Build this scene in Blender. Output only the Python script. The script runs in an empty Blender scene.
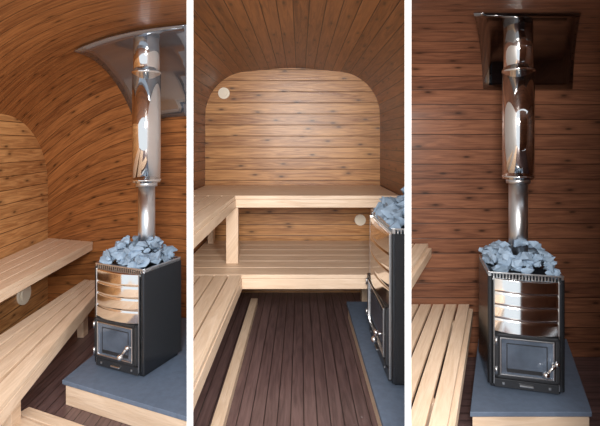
import bpy, bmesh, math, random
from mathutils import Vector, Matrix
random.seed(11)
S=bpy.context.scene
S.view_settings.view_transform='Standard'
S.view_settings.look='None'

# ---------------------------------------------------------------- materials
def nt(name):
    m=bpy.data.materials.new(name); m.use_nodes=True
    n=m.node_tree; b=n.nodes['Principled BSDF']
    return m,n,b
def math_node(n,op,a,b=None,c=None,clamp=False):
    k=n.nodes.new('ShaderNodeMath'); k.operation=op; k.use_clamp=clamp
    for i,v in enumerate((a,b,c)):
        if v is None: continue
        if isinstance(v,(int,float)): k.inputs[i].default_value=v
        else: n.links.new(v,k.inputs[i])
    return k.outputs[0]
def mix(n,fac,a,b,mode='MIX'):
    k=n.nodes.new('ShaderNodeMix'); k.data_type='RGBA'; k.blend_type=mode
    if isinstance(fac,(int,float)): k.inputs[0].default_value=fac
    else: n.links.new(fac,k.inputs[0])
    for i,v in ((6,a),(7,b)):
        if isinstance(v,tuple): k.inputs[i].default_value=(*v,1)
        else: n.links.new(v,k.inputs[i])
    return k.outputs[2]
def wood(name,light,dark,bw=0.1,groove=True,knots=True,rough=0.36,gw=0.003,var=0.5,knotcol=None,gap=None):
    m,n,b=nt(name)
    if knotcol is None: knotcol=tuple(x*.25 for x in dark)
    if gap is None: gap=tuple(x*.18 for x in dark)
    uv=n.nodes.new('ShaderNodeUVMap')
    sp=n.nodes.new('ShaderNodeSeparateXYZ'); n.links.new(uv.outputs[0],sp.inputs[0])
    u,v=sp.outputs[0],sp.outputs[1]
    vb=math_node(n,'DIVIDE',v,bw)
    bi=math_node(n,'FLOOR',vb); fr=math_node(n,'FRACT',vb)
    wn=n.nodes.new('ShaderNodeTexWhiteNoise'); wn.noise_dimensions='1D'; n.links.new(bi,wn.inputs['W'])
    uo=math_node(n,'MULTIPLY_ADD',wn.outputs[0],37.0,u)
    cb=n.nodes.new('ShaderNodeCombineXYZ')
    n.links.new(math_node(n,'MULTIPLY',uo,2.6),cb.inputs[0]); n.links.new(math_node(n,'MULTIPLY',v,36),cb.inputs[1]); n.links.new(bi,cb.inputs[2])
    nz=n.nodes.new('ShaderNodeTexNoise'); nz.inputs['Scale'].default_value=1.0; nz.inputs['Detail'].default_value=5; nz.inputs['Distortion'].default_value=1.6
    n.links.new(cb.outputs[0],nz.inputs['Vector'])
    g=n.nodes.new('ShaderNodeMapRange'); g.inputs[1].default_value=.34; g.inputs[2].default_value=.66
    n.links.new(nz.outputs[0],g.inputs[0])
    f=math_node(n,'ADD',math_node(n,'MULTIPLY',g.outputs[0],1-var),math_node(n,'MULTIPLY',wn.outputs[0],var),clamp=True)
    col=mix(n,f,dark,light)
    if knots:
        c2=n.nodes.new('ShaderNodeCombineXYZ'); n.links.new(math_node(n,'MULTIPLY',uo,3.2),c2.inputs[0]); n.links.new(vb,c2.inputs[1])
        vo=n.nodes.new('ShaderNodeTexVoronoi'); vo.voronoi_dimensions='2D'; vo.inputs['Scale'].default_value=1; vo.inputs['Randomness'].default_value=.9
        n.links.new(c2.outputs[0],vo.inputs['Vector'])
        sc=n.nodes.new('ShaderNodeSeparateColor'); n.links.new(vo.outputs['Color'],sc.inputs[0])
        gate=math_node(n,'GREATER_THAN',sc.outputs[0],.42)
        for lo,hi,st in ((.03,.24,.42),(.03,.10,.8)):
            k=n.nodes.new('ShaderNodeMapRange'); k.inputs[1].default_value=lo; k.inputs[2].default_value=hi; k.inputs[3].default_value=st; k.inputs[4].default_value=0
            n.links.new(vo.outputs['Distance'],k.inputs[0])
            col=mix(n,math_node(n,'MULTIPLY',k.outputs[0],gate),col,knotcol)
    h=g.outputs[0]
    if groove:
        d=math_node(n,'MULTIPLY',math_node(n,'MINIMUM',fr,math_node(n,'SUBTRACT',1.0,fr)),bw)
        gm=n.nodes.new('ShaderNodeMapRange'); gm.inputs[1].default_value=gw*.3; gm.inputs[2].default_value=gw*1.3; gm.inputs[3].default_value=1; gm.inputs[4].default_value=0
        n.links.new(d,gm.inputs[0])
        col=mix(n,gm.outputs[0],col,gap)
        h=math_node(n,'SUBTRACT',math_node(n,'MULTIPLY',g.outputs[0],.15),gm.outputs[0])
    bp=n.nodes.new('ShaderNodeBump'); bp.inputs['Strength'].default_value=.35; bp.inputs['Distance'].default_value=.004
    n.links.new(h,bp.inputs['Height']); n.links.new(bp.outputs[0],b.inputs['Normal'])
    n.links.new(col,b.inputs['Base Color'])
    b.inputs['Roughness'].default_value=rough
    return m
def plain(name,col,rough=.5,metal=0,noise=0,scale=20,bump=0):
    m,n,b=nt(name)
    b.inputs['Base Color'].default_value=(*col,1); b.inputs['Roughness'].default_value=rough; b.inputs['Metallic'].default_value=metal
    if noise or bump:
        tc=n.nodes.new('ShaderNodeTexCoord'); z=n.nodes.new('ShaderNodeTexNoise'); z.inputs['Scale'].default_value=scale; z.inputs['Detail'].default_value=5
        n.links.new(tc.outputs['Object'],z.inputs['Vector'])
        if noise:
            c=mix(n,z.outputs[0],tuple(x*(1-noise) for x in col),tuple(min(1,x*(1+noise)) for x in col)); n.links.new(c,b.inputs['Base Color'])
        if bump:
            bp=n.nodes.new('ShaderNodeBump'); bp.inputs['Strength'].default_value=bump; bp.inputs['Distance'].default_value=.01
            n.links.new(z.outputs[0],bp.inputs['Height']); n.links.new(bp.outputs[0],b.inputs['Normal'])
    return m
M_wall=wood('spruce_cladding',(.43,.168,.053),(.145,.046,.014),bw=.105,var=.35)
M_wallb=wood('spruce_cladding_end_lit',(.70,.37,.15),(.29,.115,.037),bw=.105,var=.3)  # same spruce as the vault; lighter tint has its light put into the colour
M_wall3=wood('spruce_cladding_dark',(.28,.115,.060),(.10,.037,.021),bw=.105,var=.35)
M_ceil2=wood('spruce_cladding_vault_shaded',(.36,.135,.044),(.11,.035,.011),bw=.085,var=.45)  # same spruce as the end wall; shade put into the darker tint
M_bench=wood('aspen_bench',(.84,.65,.49),(.70,.51,.355),bw=5.0,groove=False,knots=False,var=.15,rough=.42)
M_floor=wood('stained_floor_boards',(.20,.125,.12),(.08,.048,.048),bw=.068,var=.35,knots=False,rough=.3)
M_slab=plain('slate_grey_slab',(.13,.17,.24),.55,0,.25,30,.15)
M_black=plain('graphite_stove_steel',(.05,.053,.06),.24,.75)
M_dark=plain('dark_cast_iron',(.05,.052,.058),.35,.5)
M_chrome=plain('polished_steel',(.90,.87,.84),.06,1)
M_shield=plain('polished_shield_steel',(.94,.92,.89),.10,1)
M_plate=plain('mirror_steel_sheet',(.28,.275,.28),.07,1)
M_plate1=plain('steel_sheet_painted_reflection',(.36,.40,.46),.12,.85)  # lighter blue-grey base colour stands in for outdoor light reflected in the sheet
M_brush=plain('brushed_steel',(.70,.70,.71),.28,1)
M_glass=plain('stove_glass_painted_reflection',(.12,.15,.20),.05,.25,.7,9)  # blue-grey base colour paints in reflections of the outside
M_glass.node_tree.nodes['Principled BSDF'].inputs['Specular IOR Level'].default_value=1.0
M_stone=plain('olivine_stone',(.27,.36,.47),.7,0,.6,18,.6)
M_white=plain('white_divider_paint',(.95,.95,.95),.8)
M_vent=wood('pale_vent_wood',(.96,.90,.78),(.93,.84,.68),bw=5,groove=False,knots=False)

# ---------------------------------------------------------------- helpers
FL_IN,FL_OUT=-.2378,-.2511
FR_IN,FR_OUT=.2333,.2467
def clipbm(bm,k,keep_right):
    # cut the mesh off at a divider face running x = k*y
    no=Vector((1,-k,0)).normalized()
    if keep_right: no=-no
    bmesh.ops.bisect_plane(bm,geom=bm.verts[:]+bm.edges[:]+bm.faces[:],plane_co=(0,0,0),plane_no=no,clear_outer=True)
def finish(bm,name,mats,clips=(),smooth=False,parent=None,bevel=0,recalc=True):
    for k,kr in clips: clipbm(bm,k,kr)
    if recalc: bmesh.ops.recalc_face_normals(bm,faces=bm.faces[:])
    me=bpy.data.meshes.new(name); bm.to_mesh(me); bm.free()
    for mm in mats: me.materials.append(mm)
    if smooth:
        for p in me.polygons: p.use_smooth=True
    o=bpy.data.objects.new(name,me); S.collection.objects.link(o)
    if parent: o.parent=parent
    if bevel:
        b=o.modifiers.new('bev','BEVEL'); b.width=bevel; b.segments=2; b.limit_method='ANGLE'
    return o
def empty(name):
    e=bpy.data.objects.new(name,None); S.collection.objects.link(e); return e
def prism(bm,a0,a1,b1,b0,ztop,th,mi=0):
    """board: plan quad a0-a1 (one long edge) b0-b1 (other), grain along a0->a1"""
    uvl=bm.loops.layers.uv.verify()
    top=[bm.verts.new((p[0],p[1],ztop)) for p in (a0,a1,b1,b0)]
    bot=[bm.verts.new((p[0],p[1],ztop-th)) for p in (a0,a1,b1,b0)]
    fs=[bm.faces.new(top),bm.faces.new(bot[::-1])]
    for i in range(4):
        j=(i+1)%4; fs.append(bm.faces.new((top[j],top[i],bot[i],bot[j])))
    al=(Vector((a1[0],a1[1],0))-Vector((a0[0],a0[1],0))).normalized(); si=Vector((-al.y,al.x,0))
    o=Vector((a0[0],a0[1],ztop)); ru=random.uniform(0,9); rv=random.uniform(1,4)
    for f in fs:
        f.material_index=mi
        for l in f.loops:
            d=l.vert.co-o
            l[uvl].uv=(ru+d.dot(al),rv+d.dot(si)+.7*d.z)
def lerp(a,b,t): return (a[0]+(b[0]-a[0])*t,a[1]+(b[1]-a[1])*t)
def slats(bm,a0,a1,b0,b1,n,z,th=.028,gap=.010):
    """a0->a1 back edge, b0->b1 front edge"""
    w=(Vector(b0)-Vector(a0)).length; g=gap/w/2
    for i in range(n):
        t0=i/n+g; t1=(i+1)/n-g
        prism(bm,lerp(a0,b0,t0),lerp(a1,b1,t0),lerp(a1,b1,t1),lerp(a0,b0,t1),z,th)
def fascia(bm,p,q,z,h,t=.028,side=1):
    v=(Vector(q)-Vector(p)).normalized(); s=Vector((-v.y,v.x))*t*side
    prism(bm,p,q,(q[0]+s.x,q[1]+s.y),(p[0]+s.x,p[1]+s.y),z,h)
def sheet(name,rows,mat,clips=(),smooth=True,uoff=0,voff=0,thick=0):
    """rows: list of lists of points; u along a row, v across rows"""
    bm=bmesh.new(); uvl=bm.loops.layers.uv.verify(); g=[]; uv={}
    vv=[voff]
    mid=len(rows[0])//2
    for r in range(1,len(rows)): vv.append(vv[-1]+(Vector(rows[r][mid])-Vector(rows[r-1][mid])).length)
    for r,row in enumerate(rows):
        L=[]; u=uoff
        for c,p in enumerate(row):
            if c: u+=(Vector(p)-Vector(row[c-1])).length
            w=bm.verts.new(p); L.append(w); uv[w]=(u,vv[r])
        g.append(L)
    for r in range(len(g)-1):
        for c in range(len(g[0])-1):
            f=bm.faces.new((g[r][c],g[r][c+1],g[r+1][c+1],g[r+1][c]))
            for l in f.loops: l[uvl].uv=uv[l.vert]
    o=finish(bm,name,[mat],clips,smooth,recalc=False)
    if thick:
        q=o.modifiers.new('thick','SOLIDIFY'); q.thickness=thick; q.offset=0
    return o,vv[-1]
def flatwall(name,poly3,uvf,mat,clips=()):
    bm=bmesh.new(); uvl=bm.loops.layers.uv.verify()
    f=bm.faces.new([bm.verts.new(p) for p in poly3])
    for l in f.loops: l[uvl].uv=uvf(l.vert.co)
    return finish(bm,name,[mat],clips,recalc=False)
def rbox(bm,c,s,bev=.01,mi=0,M=None,seg=3,vertical_only=False):
    r=bmesh.ops.create_cube(bm,size=1,matrix=Matrix.Translation(c)@Matrix.Diagonal((*s,1)))
    vs=r['verts']
    es=list({e for v in vs for e in v.link_edges})
    if vertical_only: es=[e for e in es if abs((e.verts[0].co-e.verts[1].co).z)>s[2]*.9]
    for f in {f for v in vs for f in v.link_faces}: f.material_index=mi
    if bev>0:
        bev=min(bev,min(s)*.45)
        r2=bmesh.ops.bevel(bm,geom=es,offset=bev,segments=seg,affect='EDGES',profile=.5,material=-1)
        for f in r2['faces']:
            if f.is_valid: f.material_index=mi
def cyl(bm,c,r,h,mi=0,seg=40,rot=None,r2=None):
    M=Matrix.Translation(c)
    if rot is not None: M=M@rot
    q=bmesh.ops.create_cone(bm,cap_ends=True,segments=seg,radius1=r,radius2=r if r2 is None else r2,depth=h,matrix=M)
    for f in {f for v in q['verts'] for f in v.link_faces}:
        f.material_index=mi
        if len(f.verts)==4: f.smooth=True

# ---------------------------------------------------------------- white dividers
def add_divider(name,k0,k1,y0=1.5,y1=4.3,z0=-.12,z1=2.6):
    bm=bmesh.new()
    P=[(k0*y0,y0),(k1*y0,y0),(k1*y1,y1),(k0*y1,y1)]
    lo=[bm.verts.new((x,y,z0)) for x,y in P]; hi=[bm.verts.new((x,y,z1)) for x,y in P]
    bm.faces.new(lo); bm.faces.new(hi)
    for i in range(4): bm.faces.new((lo[i],lo[(i+1)%4],hi[(i+1)%4],hi[i]))
    return finish(bm,name,[M_white])
add_divider('bay_divider',FL_OUT,FL_IN)  # added white dividers between the bays, not walls of the sauna
add_divider('bay_divider',FR_IN,FR_OUT)

# ================================================================ MIDDLE SAUNA
CL=[(FL_IN,True),(FR_IN,False)]
YB=4.275
def vault_profile(xl,xr,zt,r,crown=.03,zs=-.02):
    pts_l=[(xl+.03,zs),(xl+.008,.5),(xl,1.0),(xl,zt-r-.05)]
    arc_l=[(xl+r-r*math.cos(a),zt-r+r*math.sin(a)-crown) for a in [math.pi/2*i/10 for i in range(11)]]
    top=[(xl+r+(xr-xl-2*r)*i/8, zt-crown+crown*math.sin(math.pi*i/8)) for i in range(1,8)]
    arc_r=[(xr-r+r*math.sin(a),zt-r+r*math.cos(a)-crown) for a in [math.pi/2*i/10 for i in range(11)]]
    pts_r=[(xr,zt-r-.05),(xr,1.0),(xr-.008,.5),(xr-.03,zs)]
    return pts_l,arc_l+top+arc_r,pts_r
pl,pa,pr=vault_profile(-.90,.76,2.13,.42)
ys=[1.9+i*(YB-1.9)/10 for i in range(11)]
_,v=sheet('wall_left',[[(x,y,z) for y in ys] for x,z in pl],M_ceil2,CL)
_,v=sheet('ceiling',[[(x,y,z) for y in ys] for x,z in [pl[-1]]+pa+[pr[0]]],M_ceil2,CL,voff=v)
sheet('wall_right',[[(x,y,z) for y in ys] for x,z in pr],M_ceil2,CL,voff=v)
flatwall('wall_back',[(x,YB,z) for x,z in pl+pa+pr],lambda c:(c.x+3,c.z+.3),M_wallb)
flatwall('floor',[(-1.1,1.3,0),(1.1,1.3,0),(1.1,YB,0),(-1.1,YB,0)],lambda c:(c.y,c.x+2.02),M_floor,CL)
def bench_L(name,zt,xl,xi,xr,yb,yf,y0,nb,nl,fh,posts):
    bm=bmesh.new()
    slats(bm,(xl,yb),(xr,yb),(xl,yf),(xr,yf),nb,zt,gap=.006)          # across the end wall
    slats(bm,(xl,y0),(xl,yf-.006),(xi,y0),(xi,yf-.006),nl,zt)    # along the left wall
    fascia(bm,(xi-.028,yf+.03),(xr,yf+.03),zt-.029,fh-.029,side=-1)
    fascia(bm,(xi,y0),(xi,yf),zt-.029,fh-.029,side=1)
    for (x,y,w,d,z0) in posts:
        prism(bm,(x,y),(x,y+d),(x+w,y+d),(x+w,y),zt-.03,zt-.03-z0)
    return finish(bm,name,[M_bench],CL,bevel=.003)
bench_L('sauna_bench',1.02,-.89,-.48,.75,4.26,3.375,1.6,5,4,.09,[(-.56,3.41,.09,.05,.501),(.66,4.14,.05,.09,.501),(-.84,4.1,.05,.09,.501)])
bench_L('sauna_bench',.50,-.88,-.40,.74,4.24,3.12,1.6,6,5,.10,[(-.80,3.2,.05,.09,0.0),(-.80,2.75,.05,.09,0.0),(.55,4.0,.05,.09,0),(-.7,4.0,.05,.09,0)])
bm=bmesh.new(); prism(bm,(-.43,1.7),(-.43,3.95),(-.37,3.95),(-.37,1.7),.055,.055)
finish(bm,'bench_floor_rail',[M_bench],CL,bevel=.003)
for (x,z,r) in ((-.72,1.89,.054),(.57,.69,.052)):
    bm=bmesh.new(); Rx=Matrix.Rotation(math.pi/2,4,'X')
    cyl(bm,(x,YB-.012,z),r,.02,0,32,Rx); cyl(bm,(x,YB-.026,z),r*.62,.012,0,32,Rx)
    finish(bm,'wall_vent',[M_vent])

# ---------------------------------------------------------------- hearth platform
def hearth(name,quad,ztop,zbot,clips=()):
    """quad front-left, front-right, back-right, back-left"""
    bm=bmesh.new(); c=(sum(p[0] for p in quad)/4,sum(p[1] for p in quad)/4)
    q=[lerp(p,c,.035) for p in quad]
    prism(bm,q[0],q[1],q[2],q[3],ztop-.026,ztop-.026-zbot,0)
    prism(bm,quad[0],quad[1],quad[2],quad[3],ztop,.025,1)
    return finish(bm,name,[M_bench,M_slab],clips,bevel=.003)
hearth('stove_hearth',[(.38,1.75),(.9,1.75),(.9,3.68),(.38,3.68)],.12,0,CL)

# ---------------------------------------------------------------- stoves
def rock(bm,c,r,M,mi=0):
    pts=[]
    for i in range(9):
        d=Vector((random.gauss(0,1),random.gauss(0,1),random.gauss(0,1))).normalized()
        pts.append(Vector((d.x*r*random.uniform(.8,1.45),d.y*r*random.uniform(.7,1.1),d.z*r*random.uniform(.55,1.0))))
    Rr=Matrix.Rotation(random.uniform(0,6),3,'Z')@Matrix.Rotation(random.uniform(-1,1),3,'X')
    vs=[bm.verts.new(M@(Rr@p+Vector(c))) for p in pts]
    h=bmesh.ops.convex_hull(bm,input=vs)
    for e in h['geom_interior']:
        if isinstance(e,bmesh.types.BMVert) and e.is_valid: bm.verts.remove(e)
def stove(cx,cy,z0,rot,w,d,h,clips=(),flue_local=None,stone=.036,nst=70,heap=.13):
    E=empty('sauna_stove')
    M=Matrix.Translation((cx,cy,z0))@Matrix.Rotation(rot,4,'Z')
    def part(name,build,mats,smooth=False):
        bm=bmesh.new(); build(bm); bmesh.ops.transform(bm,matrix=M,verts=bm.verts[:])
        return finish(bm,name,mats,clips,smooth,parent=E)
    fy=-d/2
    sw=.030
    W=w-2*sw-.006
    def body(bm):
        rbox(bm,(0,0,.02),(w*.92,d*.9,.04),.008)
        rbox(bm,(0,.01,.04+(h-.04)*.48),(w*.96,d*.94,(h-.04)*.96),.03,seg=5,vertical_only=True)
        for s in (-1,1):
            rbox(bm,(s*(w/2-sw/2),.0,.03+(h-.03)*.48),(sw,d*1.0,(h-.03)*.97),.013,seg=6,vertical_only=True)
    part('body_shell',body,[M_black])
    def seams(bm):
        for s in (-1,1):
            rbox(bm,(s*(w/2-sw-.001),fy-.004,.03+(h-.03)*.48),(.005,.012,(h-.03)*.95),.001)
    part('shell_trim',seams,[M_brush])
    def shield(bm):
        zs0,zs1=h*.50,h*.95; n=72; m=20; rows=[]
        for i in range(n+1):
            t=i/n; z=zs0+(zs1-zs0)*t
            q=(t*4)%1.0; groove=math.exp(-(min(q,1-q)/.07)**2) if .05<t<.95 else 0
            row=[]
            for j in range(m+1):
                s=j/m*2-1
                y=fy-.008+.0045*groove-.030*(1-s*s)
                row.append(bm.verts.new((s*W/2,y,z)))
            rows.append(row)
        for i in range(n):
            for j in range(m): bm.faces.new((rows[i][j],rows[i][j+1],rows[i+1][j+1],rows[i+1][j]))
        for r in (rows[0],rows[-1]):
            b=[bm.verts.new((q.co.x,fy+.01,q.co.z)) for q in r]
            for j in range(m): bm.faces.new((r[j],r[j+1],b[j+1],b[j]))
    part('ribbed_heat_shield',shield,[M_shield],True)
    def door(bm):
        zc=h*.305; H=h*.375; y=fy-.014
        rbox(bm,(0,y+.006,zc),(W,.022,H),.005,0)
        rbox(bm,(0,y-.006,zc),(W*.82,.006,H*.80),.002,1)
        for sx in (-1,1): rbox(bm,(sx*(W/2-.010),y-.008,zc),(.020,.012,H),.004,0)
        for sz in (-1,1): rbox(bm,(0,y-.008,zc+sz*(H/2-.008)),(W,.012,.016),.004,0)
        for sx in (-1,1): rbox(bm,(sx*W*.41,y-.012,zc),(.008,.012,H*.82),.003,2)
        for sz in (-1,1): rbox(bm,(0,y-.012,zc+sz*H*.41),(W*.82+.008,.012,.008),.003,2)
        # inner firebox lining showing through the pane
        for sx in (-1,1): rbox(bm,(sx*W*.31,y-.0095,zc-.01*H),(.005,.002,H*.6),0,0)
        rbox(bm,(0,y-.0095,zc+.29*H),(W*.62,.002,.005),0,0)
        rbox(bm,(0,y-.0095,zc-.31*H),(W*.62,.002,.02),0,0)
        for sz in (-1,1): cyl(bm,(-W/2+.006,y-.018,zc+sz*H*.33),.007,.04,2,16)
    part('door',door,[M_dark,M_glass,M_brush])
    def handle(bm):
        zc=h*.29; x=W*.38
        Ra=Matrix.Rotation(math.pi/2,4,'X')
        cyl(bm,(x,fy-.04,zc),.008,.06,0,16,Ra)
        R2=Matrix.Rotation(math.radians(40),4,'Y')
        cyl(bm,(x-.014,fy-.068,zc-.018),.008,.08,0,16,R2)
        bmesh.ops.create_uvsphere(bm,u_segments=18,v_segments=12,radius=.018,matrix=Matrix.Translation((x-.038,fy-.07,zc-.048)))
        bmesh.ops.create_uvsphere(bm,u_segments=18,v_segments=12,radius=.014,matrix=Matrix.Translation((x+.014,fy-.068,zc+.014)))
    part('door_handle',handle,[M_chrome],True)
    def drawer(bm):
        rbox(bm,(0,fy-.004,h*.066),(W,.02,h*.075),.004,0)
        rbox(bm,(0,fy-.02,h*.066),(.07,.016,.010),.004,1)
        for s in (-1,1): rbox(bm,(s*W*.36,fy-.016,h*.066),(.012,.006,.012),.002,1)
    part('ash_drawer',drawer,[M_dark,M_brush])
    def rim(bm):
        zt=h-.016; t=.012
        for s in (-1,1):
            for zz in (zt+.012,zt-.024):
                rbox(bm,(0,s*(d/2-.008),zz),(w-.02,t,.009),.002,0)
                rbox(bm,(s*(w/2-.008),0,zz),(t,d-.02,.009),.002,0)
        n=22
        for i in range(n+1):
            x=(i/n-.5)*(w-.03)
            for s in (-1,1): rbox(bm,(x,s*(d/2-.008),zt-.005),(.006,.007,.036),0,0)
            y=(i/n-.5)*(d-.03)
            for s in (-1,1): rbox(bm,(s*(w/2-.008),y,zt-.005),(.007,.006,.036),0,0)
    part('stone_basket_rim',rim,[M_brush])
    def stones(bm):
        I=Matrix.Identity(4); fl=flue_local
        for i in range(nst):
            for _ in range(30):
                a=random.uniform(-1,1); b=random.uniform(-1,1)
                x=a*(w/2-.03); y=b*(d/2-.03)
                if fl is None or (Vector((x,y))-Vector(fl)).length>.05+stone*.7: break
            hh=(1-a*a*.7)*(1-b*b*.7)
            z=h-.003+random.uniform(0,1)*(.02+heap*hh)
            rock(bm,(x,y,z),stone*random.uniform(.6,1.3),I)
    part('sauna_stones',stones,[M_stone])
    return E,M
stove(.683,2.72,.121,-math.pi/2,.72,.40,.84,CL,stone=.042,nst=160,heap=.15)

# ---------------------------------------------------------------- flue pipes
def flue(x,y,z0,zc,z1,ztop,clips=()):
    bm=bmesh.new()
    cyl(bm,(x,y,(z0+zc)/2),.052,zc-z0,1,48)
    cyl(bm,(x,y,zc+.004),.066,.03,1,48)
    cyl(bm,(x,y,(zc+z1)/2+.01),.087,z1-zc-.01,0,64)
    cyl(bm,(x,y,zc+.03),.089,.012,0,64)
    cyl(bm,(x,y,(z1+ztop)/2),.080,ztop-z1,0,64)
    cyl(bm,(x,y,z1),.090,.016,0,64)
    return finish(bm,'flue_pipe',[M_chrome,M_brush],clips)

# ================================================================ RIGHT BAY
CR=[(FR_OUT,True)]
def prof3():
    P=[(3.18,z) for z in (-.1,.4,.9,1.3,1.63)]
    P+=[(2.43+.75*math.cos(a),1.63+.5*math.sin(a)) for a in [math.pi/2*i/14 for i in range(1,15)]]
    P+=[(2.1,2.135),(1.7,2.14)]
    return P
P3=prof3(); xs=[.3+i*.32 for i in range(8)]
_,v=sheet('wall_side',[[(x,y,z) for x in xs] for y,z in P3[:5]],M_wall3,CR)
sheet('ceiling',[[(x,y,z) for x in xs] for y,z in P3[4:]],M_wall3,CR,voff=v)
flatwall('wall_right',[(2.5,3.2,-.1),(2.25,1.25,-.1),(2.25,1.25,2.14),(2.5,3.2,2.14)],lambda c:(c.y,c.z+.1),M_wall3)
flatwall('light_blocker_panel',[(.93,1.32,-.1),(2.25,1.25,-.1),(2.25,1.25,2.3),(.93,1.32,2.3)],lambda c:(c.x,c.z+.1),M_wall3)  # unseen panel added to shade the right side of this bay
flatwall('floor',[(.3,1.3,-.1),(2.5,1.3,-.1),(2.5,3.2,-.1),(.3,3.2,-.1)],lambda c:(c.x,c.y),M_floor,CR)
def at3(x,y,yb=3.16): return (x-.44*(yb-y),y)
bm=bmesh.new()
slats(bm,at3(.66,3.16),at3(.66,1.6),at3(1.195,3.16),at3(1.195,1.6),6,.283,gap=.014)
p,q=at3(1.185,3.16),at3(1.185,1.6)
fascia(bm,p,q,.254,.07,side=1)
for y in (2.0,2.9):
    x=at3(1.12,y)[0]; prism(bm,(x-.05,y),(x-.05,y+.08),(x,y+.08),(x,y),.254,.353)
finish(bm,'sauna_bench',[M_bench],CR,bevel=.003)
bm=bmesh.new()
slats(bm,at3(.5,3.16),at3(.5,2.2),at3(.905,3.16),at3(.905,2.2),4,.708)
fascia(bm,at3(.895,3.16),at3(.895,2.2),.679,.06,side=1)
finish(bm,'sauna_bench',[M_bench],CR,bevel=.003)
hearth('stove_hearth',[(.86,2.275),(1.477,2.275),(1.86,3.14),(1.245,3.14)],.05,-.1,CR)
stove(1.285,2.655,.051,math.radians(-15),.385,.42,.645,CR,flue_local=(0,.02),stone=.034,nst=150,heap=.15)
flue(1.29,2.66,.62,1.185,1.84,2.11)
def surf3(t):
    a0=math.asin((1.79-1.63)/.488); a=a0+(math.pi/2*.985-a0)*t
    return 2.43+.735*math.cos(a),1.63+.488*math.sin(a)
g=[]
for i in range(13):
    t=i/12; y,z=surf3(t); k=(3.14-y)/(3.14-2.45)
    xl=1.28+(.945-1.28)*k; xr=1.90+(1.53-1.90)*k
    g.append([(xl+(xr-xl)*j/8,y,z) for j in range(9)])
sheet('ceiling_flue_plate',g,M_plate,thick=.004)

# ================================================================ LEFT BAY
CB=[(FL_OUT,False)]
K=Vector((-2.296,4.098)); R=Vector((-.893,3.573)); dv=Vector((.1,-1.0))
def wof(u): return 1-(1-min(u,1.0))**2.2
def prof1(v,w):
    """v 0..1 vertical part, 1..2 corner arc, 2..3 ceiling; w 0 at end wall, 1 at stove"""
    zs=1.02+(1.52-1.02)*w; a=.72+(.80-.72)*w; b=.61
    if w>0: b=.61-.03*w
    if v<=1: return 0,-.1+(zs+.1)*v
    if v<=2:
        t=(v-1)*math.pi/2; return a-a*math.cos(t),zs+b*math.sin(t)
    return a+(v-2)*1.5,zs+b+.04*(v-2)*(1-w)
NU=40
def rows1(vs):
    out=[]
    for v in vs:
        row=[]
        for i in range(NU+1):
            u=i/NU*1.45; w=wof(u); s,z=prof1(v,w); p=K+(R-K)*u+dv*s
            row.append((p.x,p.y,z))
        out.append(row)
    return out
_,v=sheet('wall_side',rows1([i/5 for i in range(6)]),M_wall,CB)
sheet('ceiling',rows1([1+i/14 for i in range(15)]+[2.2,2.5,3.0]),M_wall,CB,voff=v)
pts=[prof1(i/5,0) for i in range(6)]+[prof1(1+i/14,0) for i in range(1,15)]+[prof1(3,0)]
e=[(K.x+dv.x*s,K.y+dv.y*s,z) for s,z in pts]; sl=prof1(3,0)[0]
e.append((K.x+dv.x*sl,K.y+dv.y*sl,-.1))
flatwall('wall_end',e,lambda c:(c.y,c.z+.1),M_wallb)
flatwall('floor',[(-2.6,1.3,-.1),(0,1.3,-.1),(-.5,3.55,-.1),(-2.35,4.2,-.1)],lambda c:(c.y,c.x+3),M_floor,CB)
bm=bmesh.new()
slats(bm,(-2.27,4.06),(-2.08,2.0),(-1.79,3.90),(-1.69,2.0),4,.562)
fascia(bm,(-1.80,3.90),(-1.70,2.0),.533,.045,side=-1)
fascia(bm,(-2.26,4.055),(-1.80,3.905),.533,.045,side=-1)
finish(bm,'sauna_bench',[M_bench],CB,bevel=.003)
bm=bmesh.new()
slats(bm,(-1.80,3.75),(-1.76,1.7),(-1.585,3.70),(-1.235,1.7),4,.28)
fascia(bm,(-1.595,3.70),(-1.245,1.7),.251,.06,side=-1)
for y in (2.3,3.5):
    x=-1.60+(3.70-y)*.175-.12; prism(bm,(x-.05,y),(x-.05,y+.08),(x,y+.08),(x,y),.251,.351)
finish(bm,'sauna_bench',[M_bench],CB,bevel=.003)
hearth('stove_hearth',[(-1.367,2.585),(-.55,2.23),(-.70,3.50),(-1.26,3.55)],.05,-.1,CB)
stove(-1.01,2.825,.051,math.radians(-24),.395,.34,.63,CB,flue_local=(0,.0),stone=.034,nst=150,heap=.15)
flue(-.975,2.86,.60,1.15,1.86,2.09,CB)
bm=bmesh.new()
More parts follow.
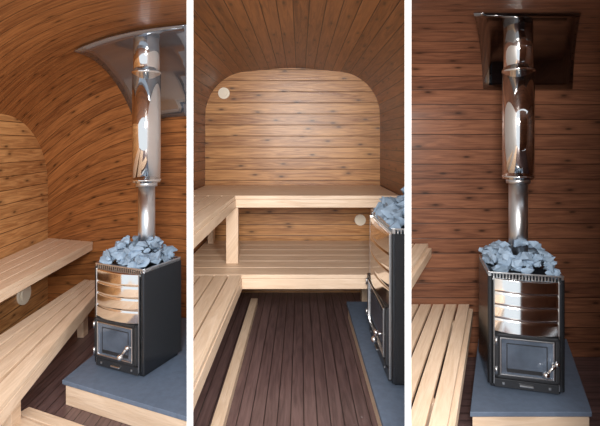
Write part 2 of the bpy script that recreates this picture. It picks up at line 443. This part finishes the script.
slats(bm,(-1.50,2.50),(-.62,2.12),(-1.62,2.20),(-.74,1.82),4,-.05,.022,.012)
prism(bm,(-1.45,2.46),(-1.56,2.20),(-1.50,2.18),(-1.40,2.44),-.073,.027)
prism(bm,(-.95,2.24),(-1.05,1.98),(-1.0,1.96),(-.9,2.22),-.073,.027)
finish(bm,'floor_duckboard',[M_bench],CB,bevel=.002)
g=[]
for i in range(13):
    v=1.14+(2.10-1.14)*i/12; row=[]
    k=i/12
    for j in range(13):
        u=(.665-.12*k-.015*math.sin(math.pi*k))+(1.35-.64)*j/12; s,z=prof1(v,wof(u)); p=K+(R-K)*u+dv*(s+.018)
        row.append((p.x,p.y,z-.020))
    g.append(row)
sheet('ceiling_flue_plate',g,M_plate1,CB,thick=.005)
# vent on the end wall
bm=bmesh.new(); s=.457; c=K+dv*s
Rv=Matrix.Rotation(math.pi/2,4,'Y')
cyl(bm,(c.x+.015,c.y,.195),.085,.02,0,32,Rv); cyl(bm,(c.x+.03,c.y,.195),.055,.012,0,32,Rv)
finish(bm,'wall_vent',[M_vent])

# ================================================================ light
W=bpy.data.worlds.new('World'); S.world=W; W.use_nodes=True
bg=W.node_tree.nodes['Background']; bg.inputs[0].default_value=(.84,.92,1,1); bg.inputs[1].default_value=1.0
def area(name,loc,tgt,size,en,col):
    l=bpy.data.lights.new(name,'AREA'); l.size=size; l.energy=en; l.color=col
    o=bpy.data.objects.new(name,l); S.collection.objects.link(o); o.location=loc
    o.rotation_euler=(Vector(tgt)-Vector(loc)).to_track_quat('-Z','Y').to_euler()
area('doorway_daylight',(-.1,-.6,1.9),(0,3.5,.9),.7,130,(1,.97,.93))
area('glass_wall_daylight',(.9,-.3,1.9),(-1.8,3.6,1.3),.5,75,(1,.94,.86))

cam=bpy.data.cameras.new('Camera'); co=bpy.data.objects.new('Camera',cam); S.collection.objects.link(co)
co.location=(0,0,1.40); co.rotation_euler=(math.pi/2,0,0)
cam.sensor_width=36; cam.lens=27; cam.shift_y=-(213-145)/600
cam.clip_start=.05
S.camera=co
